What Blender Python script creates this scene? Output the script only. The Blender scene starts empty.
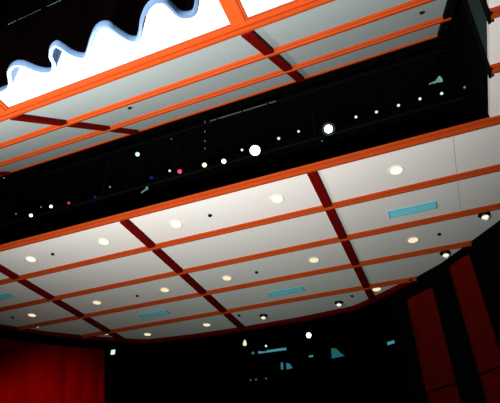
import bpy, bmesh, math, random
from mathutils import Vector, Matrix
random.seed(4)
S = bpy.context.scene
COL = S.collection
EYE = 1.6                       # camera height above the floor; every z below is given relative to the eye
H = 8.0                         # flat ceiling above the eye

# ------------------------------------------------------------------ materials
def node_mat(name, col, rough=0.6, metal=0.0, noise=None, emit=None, strength=0.0, spec=0.5, bump=None):
    m = bpy.data.materials.new(name); m.use_nodes = True
    nt = m.node_tree; b = nt.nodes['Principled BSDF']
    b.inputs['Roughness'].default_value = rough
    b.inputs['Metallic'].default_value = metal
    b.inputs['Specular IOR Level'].default_value = spec
    c = (*col, 1)
    b.inputs['Base Color'].default_value = c
    if noise:
        scale, amt, stretch = noise
        tc = nt.nodes.new('ShaderNodeTexCoord'); mp = nt.nodes.new('ShaderNodeMapping')
        mp.inputs['Scale'].default_value = stretch
        nz = nt.nodes.new('ShaderNodeTexNoise'); nz.inputs['Scale'].default_value = scale
        nz.inputs['Detail'].default_value = 5
        mx = nt.nodes.new('ShaderNodeMixRGB')
        mx.inputs['Color1'].default_value = (*[v * (1 - amt) for v in col], 1)
        mx.inputs['Color2'].default_value = (*[min(1, v * (1 + amt)) for v in col], 1)
        nt.links.new(tc.outputs['Object'], mp.inputs['Vector'])
        nt.links.new(mp.outputs['Vector'], nz.inputs['Vector'])
        nt.links.new(nz.outputs['Fac'], mx.inputs['Fac'])
        nt.links.new(mx.outputs['Color'], b.inputs['Base Color'])
        if bump:
            bp = nt.nodes.new('ShaderNodeBump'); bp.inputs['Strength'].default_value = bump
            nt.links.new(nz.outputs['Fac'], bp.inputs['Height'])
            nt.links.new(bp.outputs['Normal'], b.inputs['Normal'])
    if emit:
        b.inputs['Emission Color'].default_value = (*emit, 1)
        b.inputs['Emission Strength'].default_value = strength
    return m

M = {
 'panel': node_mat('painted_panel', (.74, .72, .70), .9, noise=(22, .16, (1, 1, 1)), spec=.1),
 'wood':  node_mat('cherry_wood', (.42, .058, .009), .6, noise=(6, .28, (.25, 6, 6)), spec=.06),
 'bevel': node_mat('shaded_panel_grey', (.36, .43, .435), .9, noise=(9, .10, (1, 1, 1)), spec=.1),  # sloping strip's weaker, cooler light is put into this colour
 'woody': node_mat('cherry_wood_along', (.42, .058, .009), .6, noise=(6, .28, (6, .25, 6)), spec=.06),
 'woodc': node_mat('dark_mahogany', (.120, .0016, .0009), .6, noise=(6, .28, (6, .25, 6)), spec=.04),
 'side':  node_mat('slot_side_paint', (.024, .040, .037), .9, noise=(7, .2, (1, 1, 1)), spec=.05),
 'black': node_mat('black_paint', (.0022, .0022, .0024), .95, noise=(5, .3, (1, 1, 1)), spec=0),
 'iron':  node_mat('black_metal', (.0015, .0017, .002), .8, noise=(8, .3, (1, 1, 1)), spec=.05),
 'pipe':  node_mat('pale_pipe', (.10, .12, .11), .5, noise=(3, .7, (1, 1, 1)), spec=.2),
 'velvet': node_mat('maroon_black_velvet', (.0030, .0011, .0011), 1.0, noise=(14, .4, (1, 1, .3)), spec=0),
 'hem':   node_mat('pale_blue_webbing', (.25, .37, .56), .85, noise=(16, .16, (1, 1, 1)), spec=.1, bump=.15),
 'cord':  node_mat('green_cord', (.07, .13, .08), .8, noise=(5, .8, (1, 1, 1)), spec=.1),
 'red':   node_mat('red_curtain_fabric', (.075, .0004, .0004), .95, noise=(2.2, .35, (1, 1, .35)), spec=0),
 'redd':  node_mat('dark_red_wall_fabric', (.13, .005, .0025), .95, noise=(2.5, .45, (1, 1, .5)), spec=0),
 'vent':  node_mat('blue_vent', (.13, .52, .62), .7, noise=(4, .12, (1, 1, 1)), spec=.2),
 'ring':  node_mat('cream_ring', (.80, .78, .62), .6, noise=(4, .05, (1, 1, 1)), spec=.2),
 'chrome': node_mat('bright_reflector', (.75, .78, .78), .45, .3, noise=(4, .05, (1, 1, 1))),
 'floor': node_mat('dark_carpet', (.012, .006, .006), 1.0, noise=(30, .5, (1, 1, 1)), spec=0),
}
def lamp_mat(name, col, s):
    return node_mat(name, tuple(min(1, v * .15) for v in col), .7, emit=col, strength=s, spec=.1)
M['warm'] = lamp_mat('warm_lamp', (1, .92, .72), 1.25)
M['warmdim'] = lamp_mat('warm_lamp_low', (1, .80, .52), 1.0)
M['white'] = lamp_mat('white_lamp', (.95, .97, 1), 4)
M['lav'] = lamp_mat('lavender_white_lamp', (.80, .82, 1), 5)
M['cream'] = lamp_mat('cream_lamp', (.82, .86, .62), 1.2)
M['pink'] = lamp_mat('red_lamp', (1, .08, .18), .85)
M['magenta'] = lamp_mat('magenta_lamp', (.55, .03, .14), .8)
M['blue'] = lamp_mat('blue_lamp', (.01, .01, .22), .5)
M['cyanw'] = lamp_mat('pale_cyan_lamp', (.55, .82, .88), 1.2)
M['cyand'] = lamp_mat('dim_cyan_lamp', (.20, .42, .40), .5)
M['teal'] = lamp_mat('teal_lit_panel', (.05, .30, .34), .5)
M['tealb'] = lamp_mat('teal_lit_tube', (.10, .48, .58), .5)
M['teald'] = lamp_mat('dim_teal_glow', (.02, .14, .15), .7)
M['green'] = lamp_mat('yellow_green_lamp', (.70, .85, .45), 1.1)

# ------------------------------------------------------------------ mesh helpers
class MB:
    def __init__(s): s.bm = bmesh.new()
    def prism(s, poly, a, b, axis):
        """poly: list of 2D points; extruded from a to b along axis ('x': poly=(y,z), 'y': poly=(x,z), 'z': poly=(x,y))"""
        def P(p, t):
            return {'x': (t, p[0], p[1]), 'y': (p[0], t, p[1]), 'z': (p[0], p[1], t)}[axis]
        A = [s.bm.verts.new(P(p, a)) for p in poly]; B = [s.bm.verts.new(P(p, b)) for p in poly]
        n = len(poly)
        s.bm.faces.new(A); s.bm.faces.new(B[::-1])
        for i in range(n): s.bm.faces.new((A[i], B[i], B[(i + 1) % n], A[(i + 1) % n]))
        return s
    def box(s, x0, x1, y0, y1, z0, z1):
        return s.prism([(x0, y0), (x1, y0), (x1, y1), (x0, y1)], z0, z1, 'z')
    def lathe(s, prof, seg=24, mat=None):
        """prof: (radius, z) list, revolved round local z"""
        rings = []
        for r, z in prof:
            if r < 1e-6:
                v = Vector((0, 0, z)); v = mat @ v if mat else v
                rings.append([s.bm.verts.new(v)])
            else:
                ring = []
                for k in range(seg):
                    t = 2 * math.pi * k / seg; v = Vector((r * math.cos(t), r * math.sin(t), z))
                    ring.append(s.bm.verts.new(mat @ v if mat else v))
                rings.append(ring)
        for a, b in zip(rings, rings[1:]):
            for k in range(seg):
                k2 = (k + 1) % seg
                f = [a[k % len(a)], a[k2 % len(a)], b[k2 % len(b)], b[k % len(b)]]
                f = list(dict.fromkeys(f))
                if len(f) > 2: s.bm.faces.new(f)
        return s
    def tube(s, p, q, r, seg=10):
        p, q = Vector(p), Vector(q); d = q - p
        m = Matrix.Translation(p) @ d.to_track_quat('Z', 'Y').to_matrix().to_4x4()
        return s.lathe([(0, 0), (r, 0), (r, d.length), (0, d.length)], seg, m)
    def build(s, name, mat, parent=None, loc=(0, 0, 0), smooth=False, bevel=0):
        bmesh.ops.recalc_face_normals(s.bm, faces=s.bm.faces)
        me = bpy.data.meshes.new(name); s.bm.to_mesh(me); s.bm.free()
        me.materials.append(mat)
        if smooth:
            for p in me.polygons: p.use_smooth = True
        o = bpy.data.objects.new(name, me); COL.objects.link(o)
        if parent: o.parent = parent; o.location = loc
        else: o.location = (loc[0], loc[1], loc[2] + EYE)
        if smooth:
            try:
                es = o.modifiers.new('edge', 'EDGE_SPLIT'); es.split_angle = math.radians(40)
            except Exception: pass
        if bevel:
            bv = o.modifiers.new('bevel', 'BEVEL'); bv.width = bevel; bv.segments = 2
        return o
def thing(name, label, cat, loc, group=None):
    o = bpy.data.objects.new(name, None); COL.objects.link(o); o.empty_display_size = .1
    o.location = (loc[0], loc[1], loc[2] + EYE)
    o['label'] = label; o['category'] = cat
    if group: o['group'] = group
    return o
def copy_thing(r, loc, label, group=None):
    c = r.copy(); COL.objects.link(c); c.location = (loc[0], loc[1], loc[2] + EYE); c['label'] = label
    if group: c['group'] = group
    for ch in list(r.children):
        d = ch.copy(); COL.objects.link(d); d.parent = c
        for g in list(ch.children):
            e = g.copy(); COL.objects.link(e); e.parent = d
    return c
def structure(o): o['kind'] = 'structure'; return o

# ------------------------------------------------------------------ camera (plain pinhole, looking up into the hall)
F, PITCH, YAW = 478.0, math.radians(36.7), math.radians(22.4)
cam = bpy.data.cameras.new('camera'); cam.sensor_width = 36; cam.lens = 36 * F / 500; cam.clip_end = 200
co = bpy.data.objects.new('camera', cam); COL.objects.link(co)
co.location = (0, 0, EYE); co.rotation_euler = (math.pi / 2 + PITCH, 0, YAW)
S.camera = co

# ------------------------------------------------------------------ plan of the hall
XC = -7.7                       # centre line
XE = 2.16                       # right end of the lighting slot
XL = 2 * XC - XE                # left end
PL = [(0, 18.35), (2.4, 18.3), (4.8, 18.05), (5.5, 17.62), (6.7, 16.85), (8.3, 15.58), (10.3, 13.35), (12.1, 10.6), (14, 6.5), (15, 2.0), (15.4, -9)]
def ycurve(x):
    d = abs(x - XC)
    for (a, b), (c, e) in zip(PL, PL[1:]):
        if d <= c: return b + (e - b) * (d - a) / (c - a)
    return -9
def halfwidth(y):
    for (a, b), (c, e) in zip(PL, PL[1:]):
        if y >= e: return a + (c - a) * (b - y) / (b - e) if b != e else c
    return 15.4
CURVE = [(XC - d, y) for d, y in reversed(PL)] + [(XC + d, y) for d, y in PL[1:]]
Y1 = 9.24                       # far edge of the slot
YU = 4.80                       # near edge of the slot
SL = math.radians(38.7)         # slope of the near bevel
LEN = 5.55                      # length of the bevel
def sp(t, off=0):               # point on the bevel: distance t up the slope, off = proud of it (towards the room)
    return (YU + t * math.cos(SL) + off * math.sin(SL), H + t * math.sin(SL) - off * math.cos(SL))

structure(MB().box(-24, 9, -10, 27, -EYE - .2, -EYE).build('floor', M['floor']))
# flat ceiling around the slot
poly = [(-23.1, -9), (7.7, -9), (7.7 - .4, 2), (XC + 14.2, YU)]
structure(MB().prism([(XC - 15.4, -9), (XC + 15.4, -9), (XC + 14.3, YU), (XC - 14.3, YU)], H, H + .15, 'z').build('ceiling', M['panel']))
far = [(XL - .01, Y1 - .16)] + [(XC - d, y) for d, y in reversed(PL) if d < 12.6] + [(XC + d, y) for d, y in PL[1:] if d < 12.6] + [(XE + .01, Y1 - .16)]
structure(MB().prism(far, H, H + .02, 'z').build('ceiling.001', M['panel']))
structure(MB().prism([(XE, YU), (XC + 14.3, YU), (XC + 12.6, 9.08), (XE, 9.08)], H, H + .15, 'z').build('ceiling.002', M['panel']))
structure(MB().prism([(XL, YU), (XC - 14.3, YU), (XC - 12.6, 9.08), (XL, 9.08)], H, H + .15, 'z').build('ceiling.003', M['panel']))
# sloping bevel that rises into the slot
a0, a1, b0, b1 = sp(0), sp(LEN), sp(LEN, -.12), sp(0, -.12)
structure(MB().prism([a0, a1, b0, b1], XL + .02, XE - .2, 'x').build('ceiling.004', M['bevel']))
# slot shell
TOP = 14.6
structure(MB().box(XL - .1, XE + .1, YU - .5, 17.2, TOP, TOP + .15).build('ceiling.005', M['black']))
structure(MB().box(XL, XE, 17.0, 17.2, H + .2, TOP).build('wall_slot_back', M['black']))
KS = -math.tan(math.radians(18)) * (TOP - H)
structure(MB().prism([(YU, H + .16), (7.75, H + .16), (7.75 + KS, TOP), (YU, TOP)], XE, XE + .12, 'x').build('wall_slot_right', M['side']))
structure(MB().prism([(7.75, H + .16), (9.6, H + .16), (9.6, TOP), (7.75 + KS, TOP)], XE, XE + .12, 'x').build('wall_slot_right_black', M['black']))
structure(MB().box(XE, XE + .12, 9.6, 17.0, H + .16, TOP).build('wall_slot_right_far', M['black']))
structure(MB().prism([(YU, H + .16), (17, H + .16), (17, TOP), (YU, TOP)], XL - .12, XL, 'x').build('wall_slot_left', M['black']))

# ------------------------------------------------------------------ wooden battens (trim), one object each
tn = 0
def trim(mb, mat, bevel=.006):
    global tn
    tn += 1
    return structure(mb.build('trim_%d' % tn, mat, bevel=bevel))
def prof(y, z=H):               # stepped profile of a long batten, (y,z); y = near foot
    return [(y, z + .005), (y, z - .07), (y + .075, z - .032), (y + .075, z - .142), (y + .17, z - .105), (y + .175, z - .07), (y + .20, z - .065), (y + .20, z + .005)]
ROWS = [10.86, 12.66, 14.46, 16.26]
XB = [-13.44, -7.87, -2.13]
for i, y in enumerate(ROWS):
    w = halfwidth(y + .1) + .06
    trim(MB().prism(prof(y), XC - w, XC + w, 'x'), M['wood'])
# edge of the slot (longer fascia)
y = 9.05
trim(MB().prism([(y, H + .022), (y, H - .075), (y + .085, H - .035), (y + .085, H - .145), (y + .19, H - .11), (y + .195, H - .05), (y + .23, H - .045), (y + .23, H + .022)], XL - 2.0, XC + 12.45, 'x'), M['wood'])
# cross battens of the far ceiling
def cross(x, y0, y1):
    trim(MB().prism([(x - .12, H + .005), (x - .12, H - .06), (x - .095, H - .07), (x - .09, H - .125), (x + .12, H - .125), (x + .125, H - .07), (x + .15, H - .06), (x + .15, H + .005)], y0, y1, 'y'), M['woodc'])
for x in XB:
    cuts = [9.26] + ROWS + [ycurve(x) - .1]
    for a, b in zip(cuts, cuts[1:]):
        cross(x, a + (.20 if a != 9.26 else .02), b - .005)
# rim that follows the curved wall
def rim(x0, x1, n=24):
    mb = MB(); rows = []
    xs = [x0 + (x1 - x0) * k / n for k in range(n + 1)]
    for x in xs:
        yy = ycurve(x)
        rows.append([mb.bm.verts.new(v) for v in ((x, yy - .20, H + .004), (x, yy - .20, H - .10), (x, yy - .12, H - .13), (x, yy + .02, H - .13), (x, yy + .02, H + .004))])
    for a, b in zip(rows, rows[1:]):
        for k in range(5): mb.bm.faces.new((a[k], b[k], b[(k + 1) % 5], a[(k + 1) % 5]))
    mb.bm.faces.new(rows[0]); mb.bm.faces.new(rows[-1][::-1])
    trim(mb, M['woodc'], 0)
rim(XC - 11.5, XC + 7.2, 60)
# near edge of the slot, folding from the flat ceiling to the bevel
trim(MB().prism([(YU - .15, H + .005), (YU - .15, H - .09), (YU - .06, H - .075), (YU - .055, H - .15), (YU + .02, H - .13), (YU + .03, H - .085), (YU + .13, H - .01), (YU + .20, H + .10), (YU + .16, H + .22), (YU, H + .1)], XL + .02, XE - .02, 'x'), M['wood'])
# long battens on the bevel
def bevel_batten(t, w=.19, d=.11):
    pts = [sp(t, -.01), sp(t, .055), sp(t + .05, .065), sp(t + .055, d), sp(t + w, d), sp(t + w, -.01)]
    trim(MB().prism(pts, XL + .02, XE - .2, 'x'), M['wood'])
TB = [1.86, 3.80]
for t in TB: bevel_batten(t)
trim(MB().prism([sp(LEN - .03, -.12), sp(LEN - .06, .05), sp(LEN + .05, .05), sp(LEN + .05, -.12)], XL + .02, XE - .2, 'x'), M['wood'])
# cross battens on the bevel
for x in XB + [XE - .29]:
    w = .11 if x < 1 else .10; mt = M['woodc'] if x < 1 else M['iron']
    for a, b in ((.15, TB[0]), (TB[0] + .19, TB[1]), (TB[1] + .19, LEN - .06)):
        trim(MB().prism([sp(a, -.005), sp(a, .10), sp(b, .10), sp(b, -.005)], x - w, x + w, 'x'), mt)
# cross battens of the near ceiling
for x in XB + [3.6]:
    trim(MB().prism([(x - .17, H + .005), (x - .17, H - .06), (x - .13, H - .07), (x - .125, H - .11), (x + .125, H - .11), (x + .13, H - .07), (x + .17, H - .06), (x + .17, H + .005)], -6, YU - .145, 'y'), M['woody'])
# battens of the ceiling strip to the right of the slot, and their uprights on the slot's side wall
for y in (6.16, 7.50):
    trim(MB().prism(prof(y), XE + .0, XC + 13.2, 'x'), M['wood'])
    k = -math.tan(math.radians(18))
    yy = y + .02; zt = 4.8
    trim(MB().prism([(yy, H - .13), (yy + .22, H - .13), (yy + .22 + k * zt, H + zt), (yy + k * zt, H + zt)], XE - .05, XE - .001, 'x'), M['iron'])  # uprights are black: the shade on their sides is put into the colour
# the fine joint in the far ceiling
structure(MB().box(1.33, 1.345, 9.3, 12.6, H - .002, H + .01).build('trim_joint', M['bevel']))

# ------------------------------------------------------------------ curved wall with the stage opening
OPL, OPR = -13.95, -1.35
def curved_wall(name, pts, z0, z1, th, mat):
    mb = MB(); A = []
    for i, (x, y) in enumerate(pts):
        p0 = Vector(pts[max(0, i - 1)]); p1 = Vector(pts[min(len(pts) - 1, i + 1)]); t = (p1 - p0).normalized()
        n = Vector((-t.y, t.x))
        if n.y < 0 and abs(n.y) > .2: n = -n
        A.append([mb.bm.verts.new(v) for v in ((x, y, z0), (x + n.x * th, y + n.y * th, z0), (x + n.x * th, y + n.y * th, z1), (x, y, z1))])
    for a, b in zip(A, A[1:]):
        for k in range(4): mb.bm.faces.new((a[k], b[k], b[(k + 1) % 4], a[(k + 1) % 4]))
    mb.bm.faces.new(A[0]); mb.bm.faces.new(A[-1][::-1])
    return structure(mb.build(name, mat))
left = [p for p in CURVE if p[0] < OPL] + [(OPL, ycurve(OPL))]
right = [(OPR, ycurve(OPR))] + [p for p in CURVE if p[0] > OPR]
mid = [(OPL, ycurve(OPL))] + [p for p in CURVE if OPL < p[0] < OPR] + [(OPR, ycurve(OPR))]
curved_wall('wall_left', left, -EYE, H + .3, .3, M['black'])
curved_wall('wall_right', right, -EYE, H + .3, .3, M['black'])
# stage house
structure(MB().box(-19, 3, 25, 25.2, -EYE, 13).build('wall_stage_back', M['black']))
structure(MB().box(-19.2, -19, 18.9, 25, -EYE, 13).build('wall_stage_left', M['black']))
structure(MB().box(3, 3.2, 18.9, 25, -EYE, 13).build('wall_stage_right', M['black']))
structure(MB().box(-19, 3, 18.7, 25.2, 13, 13.2).build('ceiling_stage', M['black']))

# upholstered wall panels standing on the curved wall
def wall_panel(x0, x1, z0, z1, mat, label, group, proud=.14, seam=4.15):
    xm = (x0 + x1) / 2; base = (xm, ycurve(xm), z0)
    t = thing('wall_panel', label, 'wall panel', base, group)
    def seg(a, b, name):
        mb = MB(); n = 10; A = []
        for k in range(n + 1):
            u = k / n; x = x0 + (x1 - x0) * u; yy = ycurve(x)
            e = .01; nx, ny = (ycurve(x + e) - ycurve(x - e)) / (2 * e), -1.0
            l = math.hypot(nx, ny); nx, ny = nx / l, ny / l
            p = proud * (.45 + .55 * min(1, 5 * min(u, 1 - u)) ** .6)
            A.append([mb.bm.verts.new((X - base[0], Y - base[1], Z - base[2])) for X, Y, Z in (
                (x + nx * .02, yy + ny * .02, a), (x + nx * p, yy + ny * p, a), (x + nx * p, yy + ny * p, b), (x + nx * .02, yy + ny * .02, b))])
        for q, r in zip(A, A[1:]):
            for k in range(4): mb.bm.faces.new((q[k], r[k], r[(k + 1) % 4], q[(k + 1) % 4]))
        mb.bm.faces.new(A[0]); mb.bm.faces.new(A[-1][::-1])
        mb.build(name, mat, t, smooth=True)
    seg(seam + .03, z1, 'upper_pad'); seg(z0, seam - .03, 'lower_pad')
g = 'dark red padded panels on the curved wall'
cx = -15.6
ct = thing('stage_curtain', 'tall red curtain with soft folds left of the dark stage opening', 'curtain', (cx, ycurve(cx) - .3, -EYE))
def curtain_piece(name, z0, z1, mat, off):
    mb = MB(); n = 60; nz = 8; rows = []
    for k in range(n + 1):
        x = -18.6 + (18.6 - 13.98) * k / n
        col = []
        for m in range(nz + 1):
            z = z0 + (z1 - z0) * m / nz
            xx = x + .15 * (7.47 - z); yy = ycurve(min(xx, -12.9)) - .22 - off
            f = 0
            for c in (-15.26, -16.33, -17.4, -18.5): f += .09 * math.exp(-((x - c) / .26) ** 2)
            f += .03 * math.sin(x * 11) + .02 * math.sin(x * 23 + 1)
            e = .01; nx, ny = (ycurve(xx + e) - ycurve(xx - e)) / (2 * e), -1.0
            l = math.hypot(nx, ny)
            X, Y = xx - nx / l * f, yy - ny / l * f
            col.append((X - cx, Y - ycurve(cx) + .3, z + EYE))
        rows.append(col)
    F = [[mb.bm.verts.new(v) for v in c] for c in rows]
    B = [[mb.bm.verts.new((v[0], v[1] + .03, v[2])) for v in c] for c in rows]
    for a in range(n):
        for m in range(nz):
            mb.bm.faces.new((F[a][m], F[a + 1][m], F[a + 1][m + 1], F[a][m + 1]))
            mb.bm.faces.new((B[a][m], B[a][m + 1], B[a + 1][m + 1], B[a + 1][m]))
        mb.bm.faces.new((F[a][0], B[a][0], B[a + 1][0], F[a + 1][0])); mb.bm.faces.new((F[a][nz], F[a + 1][nz], B[a + 1][nz], B[a][nz]))
    for m in range(nz):
        mb.bm.faces.new((F[0][m], F[0][m + 1], B[0][m + 1], B[0][m])); mb.bm.faces.new((F[n][m], B[n][m], B[n][m + 1], F[n][m + 1]))
    mb.build(name, mat, ct, smooth=True)
curtain_piece('cloth', -EYE, 7.42, M['red'], 0)
curtain_piece('shaded_top_band', 7.42, 7.72, M['velvet'], .02)  # dark band stands in for the ceiling rim's shade on the cloth
wall_panel(-.80, .12, -.8, 7.3, M['redd'], 'dark red wall panel nearest the right side of the stage opening', g)
wall_panel(.80, 1.42, -.8, 7.6, M['redd'], 'narrow dark red wall panel at the right edge of the picture', g)

# ------------------------------------------------------------------ valance with a pale blue hem, close overhead
hempx = [(-128, 140), (-120, 130), (-108, 131), (-96, 134), (-90, 126), (-86, 112), (-76, 108), (-62, 112), (-50, 116), (-42, 110), (-38, 98), (-30, 90), (-20, 92), (-12, 96), (-6, 95), (0, 90.5), (6, 88), (10, 83), (9.5, 76), (9, 70), (14, 64), (22, 63.5), (30, 66.5), (38, 69.5), (47, 71), (52.5, 69), (53.5, 62), (50.5, 55), (51.5, 47), (56, 43.5), (63, 47), (71, 52.5), (79, 55.5), (85.5, 55), (88.5, 48), (91.5, 38), (96, 28), (102, 24), (109, 24.5), (115, 29), (122, 34), (130, 38.5), (137, 38.5), (140, 31), (141.5, 20), (145, 10), (150, 3), (157, -1), (165, 0), (172, 6), (178, 12), (185, 14.5), (193, 12), (196, 4), (197, -6), (202, -14), (210, -16), (220, -12)]
cz, sz = math.cos(PITCH), math.sin(PITCH); hx, hy = -math.sin(YAW), math.cos(YAW)
fw = Vector((hx * cz, hy * cz, sz)); rt = Vector((math.cos(YAW), math.sin(YAW), 0)); up = Vector((-hx * sz, -hy * sz, cz))
def ray(px, py): return fw + rt * ((px - 250) / F) + up * ((201.5 - py) / F)
ZH = 3.0                        # height of the hem
plan = []
for p in hempx:                 # plan of the gathered cloth
    d = ray(*p); plan.append(Vector((d.x, d.y)) * (ZH / d.z))
def smooth(pts, n=5):
    out = []
    for i in range(len(pts) - 1):
        a, b, c, d = pts[max(0, i - 1)], pts[i], pts[i + 1], pts[min(len(pts) - 1, i + 2)]
        for k in range(n):
            t = k / n
            out.append(.5 * ((2 * b) + (c - a) * t + (2 * a - 5 * b + 4 * c - d) * t * t + (3 * b - a - 3 * c + d) * t ** 3))
    out.append(pts[-1]); return out
plan = smooth(plan)
nrm = []
for i in range(len(plan)):
    t = plan[min(len(plan) - 1, i + 1)] - plan[max(0, i - 1)]; t.normalize(); nrm.append(Vector((t.y, -t.x)))   # towards the room (-Y side)
ymean = sum(p.y for p in plan) / len(plan)
val = thing('stage_valance', 'gathered black-maroon valance with a wavy pale blue hem, hanging close overhead', 'curtain', (plan[0].x, plan[0].y, ZH))
def sheet(z0, z1, o0, o1, name, mat, nz=1, bulge=0, calm=False):
    mb = MB(); rows = []
    for p, n in zip(plan, nrm):
        ring = []
        cols = []
        for side, off in ((0, o0), (1, o1)):
            for k in (range(nz + 1) if side == 0 else range(nz, -1, -1)):
                u = k / nz; z = z0 + (z1 - z0) * u
                b = bulge * math.sin(math.pi * u) if side == 1 else 0
                q = p + n * (off + b)
                if calm: q.y = ymean + (q.y - ymean) * (1 - .55 * u)
                ring.append(mb.bm.verts.new((q.x - plan[0].x, q.y - plan[0].y, z - ZH)))
        rows.append(ring)
    m = len(rows[0])
    for a, b in zip(rows, rows[1:]):
        for k in range(m): mb.bm.faces.new((a[k], b[k], b[(k + 1) % m], a[(k + 1) % m]))
    mb.bm.faces.new(rows[0]); mb.bm.faces.new(rows[-1][::-1])
    return mb.build(name, mat, val, smooth=True)
sheet(ZH - .02, ZH + .2, -.020, -.015, 'lining', M['hem'], nz=3)
sheet(ZH - .01, ZH + 1.75, -.008, 0, 'cloth', M['velvet'], nz=6, calm=True)
sheet(ZH - .030, ZH + .035, -.014, .004, 'hem', M['hem'], nz=4, bulge=.008)
x0, y0, z0 = plan[0].x, plan[0].y, ZH
for a, b in ((8, 16), (18, 26), (27, 41), (47, 61), (70, 84)):
    d0 = ray(a, 24.5 - (a - 8) * .46); d1 = ray(b, 24.5 - (b - 8) * .46)
    p0 = d0 * (1.38 / d0.y); p1 = d1 * (1.38 / d1.y)
    MB().tube((p0.x - x0, p0.y - y0, p0.z - z0), (p1.x - x0, p1.y - y0, p1.z - z0), .0022, 6).build('cord', M['cord'], val)
rod = MB().tube((plan[0].x - .3 - x0, ymean - y0, 1.77), (plan[-1].x + .3 - x0, ymean - y0, 1.77), .03, 12)
rod.build('rod', M['iron'], val)

# ------------------------------------------------------------------ recessed downlights
g = 'recessed downlights in the far ceiling'
def downlight(loc, label, glow):
    t = thing('downlight', label, 'ceiling light', loc, g)
    MB().lathe([(.155, 0.0), (.155, -.012), (.175, -.02), (.195, -.012), (.20, 0.0)], 32).build('trim_ring', M['ring'], t, smooth=True)
    MB().lathe([(0, -.012), (.09, -.014), (.152, -.008), (.154, 0.0), (0, .0)], 32).build('lens', glow, t, smooth=True)
    return t
ordn = ['first', 'second', 'third', 'fourth', 'fifth', 'sixth']
front = [(-12.08, 10.11), (-9.17, 10.13), (-6.56, 10.12), (-3.35, 10.1), (-.1, 10.11)]
d0 = None
for i, (x, y) in enumerate(front):
    lab = '%s round downlight from the left in the row just behind the slot edge' % ordn[i]
    if d0 is None: d0 = downlight((x, y, H), lab, M['warm'])
    else: copy_thing(d0, (x, y, H), lab)
mids = [(-15.35, 13.73), (-12.14, 13.75), (-9.12, 13.8), (-6.59, 13.83), (-3.36, 13.77), (-.13, 13.74)]
d1 = None
for i, (x, y) in enumerate(mids):
    lab = '%s round downlight from the left in the second row of lamps back' % ordn[i]
    if d1 is None: d1 = downlight((x, y, H), lab, M['warmdim'])
    else: copy_thing(d1, (x, y, H), lab)
for (x, y), lab in zip([(-16.02, 14.75), (-13.78, 16.6), (-12.1, 17.35), (-9.17, 17.38), (-1.82, 16.75)],
        ['small downlight at the far left rim above the red wall panels', 'small downlight tucked where battens meet above the last left red panel',
         'downlight behind the left blue vent, close to the stage opening', 'downlight in the last ceiling bay left of the middle cross batten',
         'downlight just right of the right cross batten at the curved rim']):
    k = copy_thing(d1, (x, y, H), lab)
    if x < -13: k.scale = (.55, .55, 1)
g2 = 'adjustable spotlights in the ceiling rim'
def eyeball(loc, label):
    t = thing('recessed_spotlight', label, 'ceiling light', loc, g2)
    MB().lathe([(.175, 0), (.175, -.014), (.15, -.02), (.14, 0)], 28).build('black_ring', M['iron'], t, smooth=True)
    MB().lathe([(.139, -.003), (0, -.003)], 28).build('socket', M['iron'], t)
    b = MB().lathe([(.04, -.004), (.06, -.05), (.105, -.13), (.112, -.135), (.112, -.125), (.035, -.02)], 24, Matrix.Rotation(math.radians(-12), 4, 'X'))
    rc = b.build('reflector_cone', M['chrome'], t, smooth=True)
    MB().lathe([(0, -.11), (.085, -.105), (.085, -.09), (0, -.09)], 20).build('bulb', M['warm'], rc, smooth=True)
    return t
e0 = eyeball((-6.57, 17.4, H), 'black spotlight with pale cone in the last bay left of two')
copy_thing(e0, (-3.4, 17.35, H), 'black spotlight with pale cone in the last bay, nearest the right cross batten')
copy_thing(e0, (.74, 14.95, H), 'half-hidden spotlight at the rim above the dark red panels')
copy_thing(e0, (1.96, 13.1, H), 'black spotlight with pale cone at the right edge of the ceiling')

# blue air vents
g3 = 'blue air vents in the far ceiling'
def vent(loc, label):
    t = thing('air_vent', label, 'vent', loc, g3)
    f = MB(); w, d = .67, .17
    f.box(-w, w, -d, -d + .03, -.03, 0); f.box(-w, w, d - .03, d, -.03, 0); f.box(-w, -w + .03, -d + .03, d - .03, -.03, 0); f.box(w - .03, w, -d + .03, d - .03, -.03, 0)
    f.build('frame', M['vent'], t)
    s = MB(); s.box(-w + .03, w - .03, -d + .03, d - .03, -.006, 0)
    for k in range(5):
        yy = -d + .06 + k * .055
        s.prism([(yy, -.006), (yy + .012, -.006), (yy + .03, -.024), (yy + .018, -.024)], -w + .03, w - .03, 'x')
    s.build('louvre', M['vent'], t)
    return t
v0 = vent((.06, 12.05, H), 'blue rectangular air vent in the right bay, the brightest one')
copy_thing(v0, (-4.98, 15.64, H), 'blue rectangular air vent in the middle bay')
copy_thing(v0, (-10.65, 15.55, H), 'blue rectangular air vent left of the middle cross batten')
copy_thing(v0, (-15.35, 11.93, H), 'blue rectangular air vent cut by the left picture edge')

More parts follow.
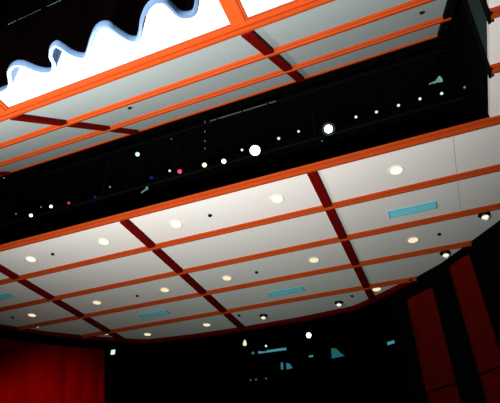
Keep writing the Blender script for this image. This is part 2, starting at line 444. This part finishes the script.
# sprinkler heads
g4 = 'small dark sprinkler heads in the ceiling'
def sprinkler(loc, label):
    t = thing('sprinkler_head', label, 'sprinkler', (loc[0], loc[1], loc[2] + .004), g4)
    MB().lathe([(0, 0), (.06, 0), (.06, -.01), (.025, -.015), (0, -.015)], 18).build('escutcheon', M['iron'], t, smooth=True)
    MB().lathe([(.02, -.015), (.02, -.035), (.045, -.038), (.045, -.046), (0, -.046)], 14).build('deflector', M['iron'], t, smooth=True)
    return t
s0 = sprinkler((-11.17, 10.11, H), 'dark sprinkler head between the first two downlights of the front row')
for x, y, lab in [(-5.42, 10.09, 'dark sprinkler head between the third and fourth front-row downlights'),
                  (-10.34, 13.82, 'dark sprinkler head left of the middle cross batten, second lamp row'),
                  (-5.45, 13.82, 'dark sprinkler head above the middle blue vent'),
                  (-2.79, 16.95, 'dark sprinkler head beside the right cross batten at the rear'),
                  (-7.48, 16.97, 'dark sprinkler head beside the middle cross batten at the rear'),
                  (.66, 13.69, 'dark sprinkler head in the right bay behind the bright blue vent'),
                  (-16.24, 13.58, 'dark sprinkler head at the far left above the red panels')]:
    copy_thing(s0, (x, y, H), lab)
ya, za = sp(2.95, .004)
for x, y, z, lab in [(-6.3, *sp(2.62, .002), 'sprinkler head on the sloping ceiling strip at left'), (1.25, *sp(2.9, .002), 'sprinkler head on the sloping ceiling strip at upper right')]:
    k = copy_thing(s0, (x, y, z), lab); k.rotation_euler = (SL, 0, 0)

# ------------------------------------------------------------------ lighting rig in the slot
YR = 10.5
def at(px, py, Y): d = ray(px, py); return d * (Y / d.y)
rig = thing('lighting_bridge', 'black pipe bridge spanning the dark slot, carrying the stage lamps', 'lighting rig', (XC, YR + .12, 10.5))
def rp(name, p, q, r, mat):
    o = (XC, YR + .12, 10.5)
    MB().tube([p[i] - o[i] for i in range(3)], [q[i] - o[i] for i in range(3)], r, 12).build(name, mat, rig, smooth=True)
rp('lower_pipe', (XL, YR + .12, 10.36), (XE, YR + .12, 10.36), .04, M['iron'])
rp('upper_pipe', (XL, YR + .12, 12.55), (XE, YR + .12, 12.55), .04, M['iron'])
for x in (-15, -12.6, -10.2, -7.2, -2.2, .2):
    rp('post', (x, YR + .16, 10.3), (x, YR + .16, TOP), .03, M['iron'])
p, q = at(210, 121, YR), at(276, 101, YR)
pp = thing('pipe_rail', 'thin pale pipe glinting in the upper middle of the dark slot', 'pipe', (p.x, p.y, p.z))
MB().tube((0, 0, 0), q - p, .016, 8).build('tube', M['pipe'], pp, smooth=True)
for k in (.12, .5, .88):
    c = (q - p) * k; MB().box(c.x - .03, c.x + .03, c.y - .025, c.y + .10, c.z - .03, c.z + .03).build('clamp', M['iron'], pp)
p, q = at(205, 122, YR), at(205, 158, YR)
hp = thing('hanging_pipe', 'dim upright pipe above the round cream stage lamp', 'pipe', (q.x, q.y, q.z))
MB().tube((0, 0, 0), (p.x - q.x, 0, p.z - q.z), .013, 8).build('tube', M['iron'], hp, smooth=True)
for k in (.25, .45, .72, 1.0):
    zc = (p.z - q.z) * k; MB().lathe([(0, -.03), (.03, -.03), (.03, .03), (0, .03)], 10, Matrix.Translation(((p.x - q.x) * k, 0, zc))).build('collar', M['pipe'], hp)

CAMP = Vector((0, 0, 0))
g5 = 'stage lamps along the slot'
def aim_mat(loc, tilt=0):
    d = (CAMP - Vector(loc)).normalized()
    return d.to_track_quat('Z', 'Y').to_matrix().to_4x4()
def spot(px, py, rad, glow, label, length=.36, ring=None, support=10.36):
    """theatre spotlight hanging from the bridge: body, lens, yoke, clamp, colour frame"""
    loc = at(px, py, YR - .25 - length * .7)
    t = thing('stage_spotlight', label, 'stage light', loc, g5)
    R = aim_mat(loc); rb = rad * 1.25
    bd = MB().lathe([(0, -length), (rb * .6, -length), (rb, -length * .55), (rb, 0), (rb * .96, .03), (rad * 1.02, .03), (rad * 1.02, 0), (0, -.02)], 24, R).build('body', M['iron'], t, smooth=True)
    MB().lathe([(0, .034), (rad * .6, .030), (rad, .012), (rad, 0), (0, 0)], 24, R).build('lens', glow, bd, smooth=True)
    if ring:
        MB().lathe([(rb * 1.0, .02), (rb * 1.25, .02), (rb * 1.25, .05), (rb * 1.0, .05), (rb * 1.0, .02)], 24, R).build('colour_frame', ring, bd, smooth=True)
    dz = support - loc.z; dy = YR + .12 - loc.y
    y = MB()
    for s in (-1, 1): y.tube((s * rb * 1.1, .0, 0), (s * rb * 1.1, dy * .5, dz * .5 if abs(dz) > .3 else .15), .012, 6)
    y.tube((-rb * 1.1, dy * .5, dz * .5 if abs(dz) > .3 else .15), (rb * 1.1, dy * .5, dz * .5 if abs(dz) > .3 else .15), .012, 6)
    y.build('yoke', M['iron'], t)
    MB().tube((0, dy * .5, dz * .5 if abs(dz) > .3 else .15), (0, dy - .05, dz), .022, 8).build('clamp', M['iron'], t)
    return t
spot(255, 150.5, .155, M['lav'], 'largest bright lavender-white stage lamp in the middle of the slot', .5)
spot(328.5, 129, .12, M['white'], 'bright white stage lamp with a pale rim right of the slot centre', .45, M['side'])
spot(204.5, 165, .075, M['cream'], 'round cream stage lamp under the upright pipe', .36)
spot(223.8, 161.3, .07, M['white'], 'small white stage lamp right of the round cream lamp', .3)
spot(179.7, 171.5, .07, M['pink'], 'red glowing stage lamp, the only strong red one', .34)
spot(137.5, 154.3, .075, M['cyanw'], 'pale blue-white lamp hanging highest at the left of the slot', .4, support=12.55)
spot(151.5, 177.5, .055, M['blue'], 'dim deep blue stage lamp left of the red one', .3)
spot(95, 197, .045, M['blue'], 'tiny deep blue stage lamp in the left part of the slot', .26)
spot(68.8, 203, .05, M['magenta'], 'small magenta stage lamp in the left part of the slot', .28)
spot(51, 206.5, .05, M['white'], 'small white stage lamp left of the magenta one', .28)
spot(31, 215.5, .055, M['white'], 'lowest left white stage lamp of the slot', .28)
# small tilted floodlight with a conical shade at the right
L = at(438, 80.5, YR)
fl = thing('floodlight', 'small pale teal cone-shaped floodlight at the right end of the slot', 'stage light', L)
Rm = Matrix.Rotation(math.radians(68), 4, 'Y')
MB().lathe([(.02, -.16), (.03, -.08), (.045, -.03), (.095, .09), (.10, .09), (.045, -.04)], 20, Rm).build('shade', M['cyand'], fl, smooth=True)
MB().lathe([(0, .08), (.085, .07), (.085, .05), (0, .05)], 16, Rm).build('bulb', M['cyanw'], fl, smooth=True)
MB().tube((-.1, 0, 0), (-.26, .02, -.03), .016, 8).build('handle', M['cyand'], fl)
MB().tube((0, .03, .02), (0, .078, 12.55 - L.z), .014, 8).build('hanger', M['iron'], fl)
# teal streaked clamp lamp
L = at(147, 187.5, YR)
cl = thing('gooseneck_lamp', 'bent dim teal clamp lamp below the deep blue lamp', 'stage light', L)
pts = [(-.20, 0, -.17), (-.12, 0, -.12), (-.03, 0, -.08), (.02, 0, .02), (.12, 0, .10), (.15, .078, 10.36 - L.z)]
for k, (a, b) in enumerate(zip(pts, pts[1:])):
    MB().tube(a, b, .022 if k < 4 else .012, 8).build('neck', M['cyand'] if k in (0, 1, 2) else M['iron'], cl, smooth=True)
MB().lathe([(0, -.03), (.05, -.03), (.035, .05), (0, .05)], 12, Matrix.Translation((0, 0, -.03))).build('head', M['cyand'], cl, smooth=True)
# little running lamps on the bridge
g6 = 'small running lamps on the lighting bridge'
def small(px, py, r, glow, label, src=None):
    loc = at(px, py, YR)
    t = thing('running_lamp', label, 'lamp', loc, g6)
    R = aim_mat(loc)
    k = MB().lathe([(0, -.02), (r * 1.15, -.02), (r * 1.15, -.09), (0, -.09)], 14, R).build('socket', M['iron'], t, smooth=True)
    MB().lathe([(0, .03), (r * .7, .02), (r, 0), (r, -.02), (0, -.02)], 14, R).build('bulb', glow, k, smooth=True)
    MB().tube((0, .02, 0), (0, .078, (10.36 if abs(loc.z - 10.36) < 1 else 12.55) - loc.z), .010, 6).build('stem', M['iron'], t)
small(16, 214, .028, M['cyand'], 'tiny dim lamp at the far left end of the slot')
small(41, 207, .028, M['cyand'], 'tiny dim lamp between the two left white stage lamps')
small(110, 187, .035, M['cyand'], 'tiny dim teal lamp between the blue lamps and the left lamps')
small(169.7, 170.8, .04, M['cyanw'], 'tiny pale lamp just left of the red stage lamp')
small(171.5, 139, .02, M['cyand'], 'tiny faint lamp high above the red stage lamp')
small(4, 178, .03, M['cyand'], 'tiny faint lamp at the left picture edge under the sloping ceiling')
small(242, 150, .042, M['cyanw'], 'small white lamp just left of the largest bright lamp')
small(278.7, 138.5, .046, M['cyanw'], 'first small lamp right of the largest bright lamp')
small(298.6, 131.4, .04, M['cyanw'], 'second small lamp right of the largest bright lamp')
small(356, 117, .042, M['cyanw'], 'first small lamp right of the rimmed white stage lamp')
small(376.5, 112, .042, M['cyanw'], 'second small lamp right of the rimmed white stage lamp')
small(398.5, 105.4, .042, M['cyanw'], 'third small lamp right of the rimmed white stage lamp')
small(420, 98.8, .042, M['cyanw'], 'fourth small lamp right of the rimmed white stage lamp')
small(441.7, 93.5, .042, M['cyanw'], 'small lamp just below the cone-shaped floodlight')
L = at(464.6, 87.3, 9.75)
t = thing('running_lamp', 'dim small lamp on the side wall at the right end of the slot', 'lamp', L, g6); Rm = aim_mat(L)
k = MB().lathe([(0, -.02), (.048, -.02), (.048, -.09), (0, -.09)], 14, Rm).build('socket', M['iron'], t, smooth=True)
MB().lathe([(0, .03), (.022, .02), (.030, 0), (.030, -.02), (0, -.02)], 14, Rm).build('bulb', M['cyand'], k, smooth=True)
MB().tube((.02, 0, -.01), (XE - L.x, 0, -.01), .010, 6).build('stem', M['iron'], t)
small(322, 141, .02, M['cyand'], 'tiny faint lamp below the rimmed white stage lamp')

# ------------------------------------------------------------------ things on the dark stage
YS = 19.4
def hung(name, label, cat, px, py, group=None):
    global YS
    YS += .28
    L = at(px, py, YS); return thing(name, label, cat, L, group), L
def drop(t, L, x=0, z=0, name='hanger'):
    MB().tube((x, .06, z), (x, .06, 13 - L.z), .012, 6).build(name, M['iron'], t)
def bulb(px, py, r, glow, label, group='lamps over the dark stage'):
    t, L = hung('stage_lamp', label, 'lamp', px, py, group); R = aim_mat(L)
    MB().lathe([(0, .05), (r * .7, .04), (r, 0), (r, -.03), (0, -.03)], 18, R).build('lens', glow, t, smooth=True)
    MB().lathe([(0, -.03), (r * 1.2, -.03), (r * .8, -.25), (0, -.25)], 18, R).build('body', M['iron'], t, smooth=True)
    drop(t, L)
bulb(308.7, 335.3, .11, M['white'], 'round bright white lamp over the dark stage')
bulb(266, 346, .05, M['cyanw'], 'tiny white lamp above the long teal tube')
bulb(253, 353, .06, M['teal'], 'dim teal lamp at the left end of the long tube')
bulb(250.5, 380, .045, M['teald'], 'faint dot lamp, left of three low on the dark stage')
bulb(256, 379.5, .045, M['teald'], 'faint dot lamp, middle of three low on the dark stage')
bulb(266, 378.5, .045, M['teald'], 'faint dot lamp, right of three low on the dark stage')
t, L = hung('lantern', 'yellow-green tapered lantern at the stage end of the ceiling cross batten', 'lamp', 244.8, 343)
MB().lathe([(0, -.13), (.07, -.12), (.10, -.05), (.06, .08), (.02, .16), (0, .16)], 14).build('shade', M['green'], t, smooth=True)
MB().lathe([(0, .15), (.05, .15), (.03, .20), (0, .20)], 12).build('cap', M['iron'], t, smooth=True); drop(t, L, 0, .15)
YS += .28
a, b = at(258.5, 352.5, YS), at(286, 348.8, YS)
t = thing('striplight', 'long thin teal tube light over the dark stage', 'lamp', a)
MB().tube((0, 0, 0), (b.x - a.x, 0, b.z - a.z), .055, 12).build('tube', M['tealb'], t, smooth=True)
MB().box(0, b.x - a.x, .06, .12, -.05, .02).build('housing', M['iron'], t)
MB().box(.15, .45, -.07, .06, .0, .06).build('bracket', M['iron'], t); drop(t, a, .4, 0); drop(t, a, 1.2, 0)
t, L = hung('monitor_panel', 'narrow upright teal panel under the tube light', 'panel', 282, 366)
MB().box(-.05, .05, -.03, .03, -.16, .16).build('face', M['teal'], t); MB().box(-.06, .06, .03, .10, -.17, .17).build('case', M['iron'], t); drop(t, L)
t, L = hung('monitor_panel', 'teal quarter-round panel beside the narrow upright one', 'panel', 288.5, 366)
arc = [(-.10, -.14), (.18, -.12)] + [(-.10 + .26 * math.cos(k * math.pi / 12), -.08 + .22 * math.sin(k * math.pi / 12)) for k in range(1, 7)]
MB().prism(arc, -.03, .03, 'y').build('face', M['teal'], t); MB().prism([(x * .9, z * .9) for x, z in arc], .03, .12, 'y').build('case', M['iron'], t); drop(t, L)
t, L = hung('stage_shelf_light', 'small pale flat light under the round white lamp', 'lamp', 311, 356.3)
MB().box(-.10, .10, -.05, .05, -.02, .03).build('lens', M['tealb'], t); MB().box(-.12, .12, -.05, .10, .03, .08).build('case', M['iron'], t); drop(t, L)
t, L = hung('glowing_wedge', 'dark teal wedge shape at the right of the dark stage', 'stage_shape', 332, 358)
wd = [(0, -.02), (.62, .02), (.48, .14), (.25, .42), (.02, .46)]
MB().prism(wd, -.05, 0, 'y').build('glowing_front', M['teald'], t); MB().prism(wd, 0, .35, 'y').build('cabinet', M['iron'], t); drop(t, L, .2, .4)  # front glows by itself in place of teal light falling on it
t, L = hung('small_screen', 'small lit teal screen at the far right of the dark stage', 'screen', 391, 343.5)
MB().prism([(-.17, -.05), (.17, 0), (.17, .13), (-.17, .08)], -.02, .02, 'y').build('display', M['tealb'], t)
MB().prism([(-.19, -.08), (.19, -.02), (.19, .16), (-.19, .10)], .02, .10, 'y').build('case', M['iron'], t); drop(t, L)
t, L = hung('lit_sign', 'small square pale lit sign beside the red wall panel', 'sign', 113, 352.3)
t.location = at(113, 352.3, 18.2) + Vector((0, 0, EYE)); L = at(113, 352.3, 18.2)
MB().box(-.10, .10, -.03, .02, -.10, .11).build('face', M['cyanw'], t); MB().box(-.12, .12, .02, .10, -.12, .13).build('case', M['iron'], t)
MB().tube((0, .06, .12), (0, .06, 13 - L.z), .012, 6).build('hanger', M['iron'], t)

# ------------------------------------------------------------------ light
def lamp(name, kind, loc, energy, col, target=None, size=.3, cone=60, blend=.5):
    d = bpy.data.lights.new(name, kind); d.energy = energy; d.color = col
    if kind in ('POINT', 'SPOT'): d.shadow_soft_size = size
    if kind == 'SPOT': d.spot_size = math.radians(cone); d.spot_blend = blend
    o = bpy.data.objects.new(name, d); COL.objects.link(o)
    o.location = (loc[0], loc[1], loc[2] + EYE)
    if target:
        o.rotation_euler = (Vector(target) - Vector(loc)).to_track_quat('-Z', 'Y').to_euler()
    return o
# added spots, no such fixture there; they light the ceiling but spare the valance
for x, e in ((-8.7, 5150), (-2.6, 5000)):
    lamp('added_ceiling_key', 'SPOT', (x, 2.2, 1.0), e, (1, .945, .90), (x + .2, 5.4, 8), .2, 107, 1.0)
# added teal fill low in the hall, tints the dim ceiling parts
lamp('added_teal_fill', 'POINT', (-6, 12.5, -1), 190, (.32, 1, .78), size=.6)
# added lamp near the viewer, there only to brighten the valance hem
lamp('added_hem_light', 'POINT', (-1.7, .1, 1.7), 290, (.78, .89, 1), size=.1)
# added red spot, almost level, brightens the curtain and fades towards its top
lamp('added_curtain_spot', 'SPOT', (-13.0, 10.0, 3.2), 3700, (1, .25, .15), (-15.7, 15.8, 4.1), .3, 58, 1.0)

w = bpy.data.worlds.new('world'); S.world = w; w.use_nodes = True
w.node_tree.nodes['Background'].inputs['Color'].default_value = (.004, .006, .006, 1)
w.node_tree.nodes['Background'].inputs['Strength'].default_value = .2
S.view_settings.view_transform = 'Standard'; S.view_settings.look = 'None'
S.view_settings.exposure = 0; S.view_settings.gamma = 1; S.view_settings.use_curve_mapping = False
